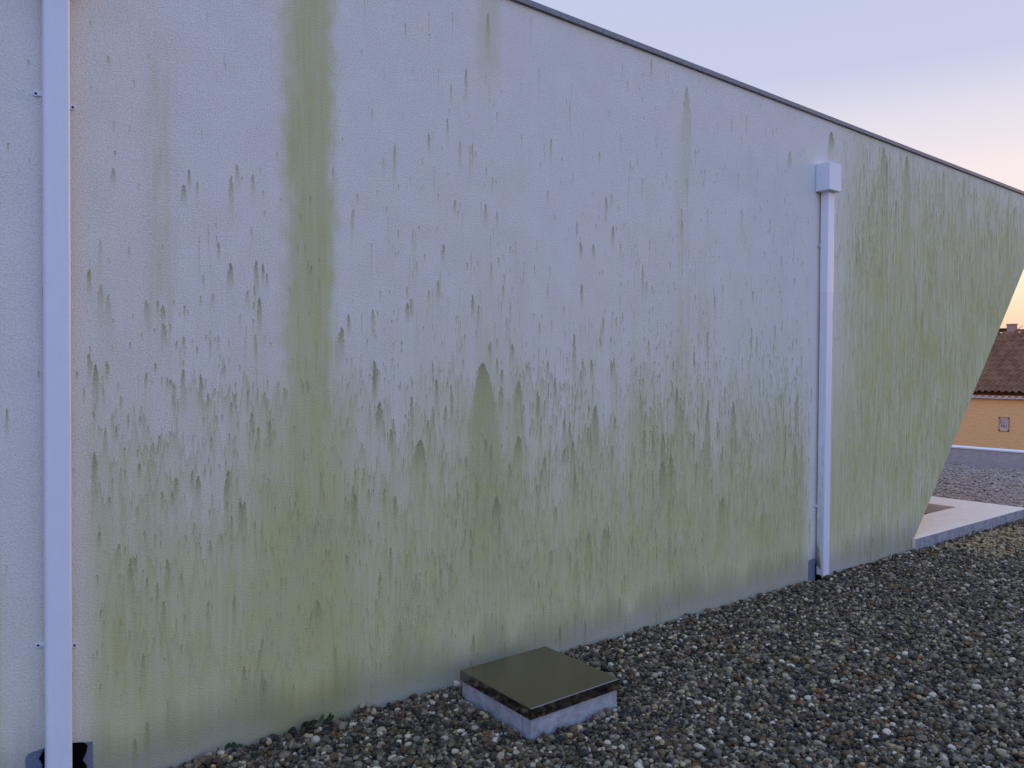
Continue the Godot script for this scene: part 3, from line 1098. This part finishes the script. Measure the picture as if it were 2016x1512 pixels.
func build_house() -> void:
	var x := 30.0
	var eave := 0.86
	var z0 := -24.0
	var z1 := 9.0
	var root := thing("ochre_house", "ochre house with a brown tiled roof beyond the parapet", "house", Vector3(x, -3.2, -8))
	var o := Vector3(-x, 3.2, 8)      # world to the house's own axes
	var ochre := stuffing(Color(0.96, 0.46, 0.16), Color(0.98, 0.50, 0.185), 2.5, 0.9, 161, 2.0, 0.02)
	var st := begin()
	var run := 3.85
	var rise := 2.24
	add_box(st, Vector3(x, -3.2, z0) + o, Vector3(x + 2 * run, eave - 0.05, z1) + o, 0.0)
	for z in [z0 + 0.01, z1 - 0.01]:
		tri(st, Vector3(x, eave - 0.1, z) + o, Vector3(x + 2 * run, eave - 0.1, z) + o, Vector3(x + run, eave + rise - 0.12, z) + o, Vector3(0, 0, signf(z + 7)))
	part("wall", st.commit(), ochre, root)
	# white moulding under the eave, with the mortar-filled ends of the lower tiles above it
	var mortar := plain(Color(0.74, 0.60, 0.50), 0.9)
	part("cornice", box(Vector3(x - 0.14, eave - 0.175, z0) + o, Vector3(x + 0.05, eave - 0.125, z1) + o, 0.01), mortar, root)
	var caps := begin()
	var count := int((z1 - z0) / 0.21)
	for k in count:
		var z := z0 + k * 0.21 + 0.058
		for i in 6:
			var a0 := PI * i / 6.0
			var a1 := PI * (i + 1) / 6.0
			var p := Vector3(x - 0.17, eave - 0.122 + 0.052 * sin(a0), z + 0.056 * cos(a0)) + o
			var q := Vector3(x - 0.17, eave - 0.122 + 0.052 * sin(a1), z + 0.056 * cos(a1)) + o
			var back := Vector3(0.2, 0, 0)
			quad(caps, p, q, q + back, p + back, Vector3(0, sin(a0), cos(a0)))
			tri(caps, p, q, Vector3(x - 0.17, eave - 0.122, z) + o, Vector3.LEFT)
	part("eave_mortar", caps.commit(), mortar, root).set_meta("kind", "stuff")
	# tiles: those that the photograph shows one by one, the rest of the slope in one mesh
	var tones := []
	for k in 7:
		var c := Color(0.24, 0.098, 0.038).lerp(Color(0.32, 0.14, 0.058), k / 6.0)
		tones.append(stuffing(c * 0.7, c * 1.15, 0.5, 0.9, 171 + k, 2.0, 0.02))
	var shapes := []
	for k in 3:
		shapes.append(roof_tile(181 + k))
	var slope := atan2(rise, run)
	var tilt := Basis(Vector3.BACK, slope)
	var rows := 12
	var step := sqrt(run * run + rise * rise) / rows
	var others := begin()
	var dark := begin()
	# boards under the tiles
	var under := Vector3(0, 0.03, 0)
	quad(dark, Vector3(x - 0.12, eave - 0.01, z0) + o, Vector3(x - 0.12, eave - 0.01, z1) + o, Vector3(x + run, eave + rise, z1) + o + under, Vector3(x + run, eave + rise, z0) + o + under, Vector3(-1, 1, 0))
	quad(dark, Vector3(x + 2 * run + 0.2, eave - 0.12, z0) + o, Vector3(x + 2 * run + 0.2, eave - 0.12, z1) + o, Vector3(x + run, eave + rise, z1) + o + under, Vector3(x + run, eave + rise, z0) + o + under, Vector3(1, 1, 0))
	part("roof_deck", dark.commit(), tones[1], root)
	var made := 0
	for k in count:
		var z := z0 + k * 0.21
		for row in rows:
			var along := row * step
			var at := Vector3(x - 0.22 + along * cos(slope), eave + along * sin(slope) + 0.065, z) + o
			var pick := rng.randi() % 3
			var tone := mini(rng.randi() % 7, 6)
			if z > -10.9 and z < -5.75 and made < 300:
				var t := part("roof_tile", shapes[pick], tones[tone], root, at)
				t.basis = tilt * Basis(Vector3.UP, rng.randf_range(-0.012, 0.012))
				made += 1
			else:
				others.append_from(shapes[pick], 0, Transform3D(tilt, at))
	part("roof_tiles_beyond", others.commit(), tones[3], root).set_meta("kind", "stuff")
	# ridge
	var ridge_at := Vector3(x + run - 0.05, eave + rise + 0.10, 0) + o
	for k in int((z1 - z0) / 0.42):
		var r := begin()
		for i in 6:
			var a0 := PI * i / 6.0
			var a1 := PI * (i + 1) / 6.0
			var p := Vector3(0.13 * cos(a0), 0.10 * sin(a0), 0)
			var q := Vector3(0.13 * cos(a1), 0.10 * sin(a1), 0)
			var e := Vector3(0, 0, 0.44)
			quad(r, p, q, q * 0.9 + e, p * 0.9 + e, p + q)
			tri(r, p, q, Vector3.ZERO, Vector3.FORWARD)
		part("ridge_tile", r.commit(), tones[k % 7], root, Vector3(ridge_at.x, ridge_at.y, z0 + k * 0.42 + o.z))
	# chimney pot on the ridge, and the flat slab beside it
	var clay := stuffing(Color(0.40, 0.22, 0.15), Color(0.52, 0.31, 0.21), 0.4, 0.6, 191, 2.0, 0.02)
	var pot := part("chimney", turned([Vector2(0.0, -0.1), Vector2(0.185, -0.1), Vector2(0.175, 0.20), Vector2(0.20, 0.205), Vector2(0.20, 0.245), Vector2(0.15, 0.25), Vector2(0.15, 0.1), Vector2(0.0, 0.1)], 24), clay, root, Vector3(ridge_at.x, ridge_at.y + 0.06, -8.60 + o.z))
	part("flue", turned([Vector2(0.0, 0.0), Vector2(0.012, 0.0), Vector2(0.010, 0.22), Vector2(0.0, 0.22)], 8), tones[0], pot, Vector3(0.0, 0.03, 0.2)).rotation.x = 0.9
	part("ridge_slab", box(Vector3(-0.2, 0.0, -0.32), Vector3(0.2, 0.05, 0.0), 0.01), tones[0], root, Vector3(ridge_at.x, ridge_at.y + 0.095, -8.78 + o.z))
	part("ridge_slab", box(Vector3(-0.1, 0.0, -0.16), Vector3(0.1, 0.02, 0.0), 0.006), tones[1], root, Vector3(ridge_at.x, ridge_at.y + 0.14, -9.0 + o.z))
	# the little picture tile on the wall
	var pl := begin()
	add_box(pl, Vector3(-0.012, -0.255, -0.17), Vector3(0.0, 0.255, 0.17), 0.003)
	var plate := part("wall_plaque", pl.commit(), plain(Color(0.34, 0.19, 0.12), 0.5), root, Vector3(x - 0.001, -0.2, -7.47) + o)
	var print_ := StandardMaterial3D.new()
	print_.albedo_texture = plaque_print()
	print_.roughness = 0.7
	var face := QuadMesh.new()
	face.size = Vector2(0.325, 0.495)
	var pf := part("picture", face, print_, plate, Vector3(-0.0145, 0, 0))
	pf.rotation.y = -PI / 2


func build_land() -> void:
	var earth := stuffing(Color(0.05, 0.06, 0.03), Color(0.11, 0.11, 0.06), 6.0, 0.95, 201, 3.0, 0.02)
	var p := PlaneMesh.new()
	p.size = Vector2(900, 900)
	var o := part("ground", p, earth, self, Vector3(0, -3.2, 0))
	o.set_meta("kind", "structure")
	tag(o, "flat land around the buildings below the terrace", "ground")
	var b := part("terrace_base", box(Vector3(-8.9, -3.3, -8.9), Vector3(14.09, -0.41, 8.9), 0.0), stuffing(Color(0.42, 0.40, 0.41), Color(0.52, 0.50, 0.51), 1.5, 0.9, 203), self)
	b.set_meta("kind", "structure")
	tag(b, "storey below the gravel terrace", "terrace")


# ------------------------------------------------------------------ the scene
func _ready() -> void:
	rng.seed = 20240
	var camera := Camera3D.new()
	camera.name = "camera"
	camera.fov = 53.0695
	camera.near = 0.05
	camera.far = 2000.0
	camera.transform = Transform3D(Basis(Vector3(0.7900416, 0.00618056, 0.61302209), Vector3(0.00543762, 0.9998392, -0.01708831), -Vector3(0.61302913, -0.01683386, -0.78988095)), Vector3(0, 1.55, 3.173))
	add_child(camera)
	camera.current = true
	var around := WorldEnvironment.new()
	around.name = "world_environment"
	var env := Environment.new()
	env.background_mode = Environment.BG_SKY
	var sky := Sky.new()
	var pano := PanoramaSkyMaterial.new()
	pano.panorama = ImageTexture.create_from_image(dusk_sky())
	sky.sky_material = pano
	env.sky = sky
	env.background_energy_multiplier = 1.0
	env.tonemap_mode = Environment.TONE_MAPPER_LINEAR
	env.tonemap_exposure = EXPOSURE
	env.sdfgi_enabled = true
	env.ssao_enabled = true
	env.ssil_enabled = true
	around.environment = env
	add_child(around)
	# the sun has all but set, off to the right and nearly along the wall
	var sun := DirectionalLight3D.new()
	sun.name = "setting_sun"
	sun.light_color = Color(1.0, 0.72, 0.45)
	sun.light_energy = 0.4
	sun.light_angular_distance = 9.0
	sun.shadow_enabled = true
	var az := deg_to_rad(93.0)
	var el := deg_to_rad(5.0)
	var towards := Vector3(sin(az) * cos(el), sin(el), -cos(az) * cos(el))
	add_child(sun)
	sun.look_at_from_position(Vector3.ZERO, -towards, Vector3.UP)

	build_land()
	build_wall()
	build_frame()
	build_parapet()
	build_house()
	build_pipes()
	build_felt()
	build_lid()
	build_gravel()
	build_weeds()
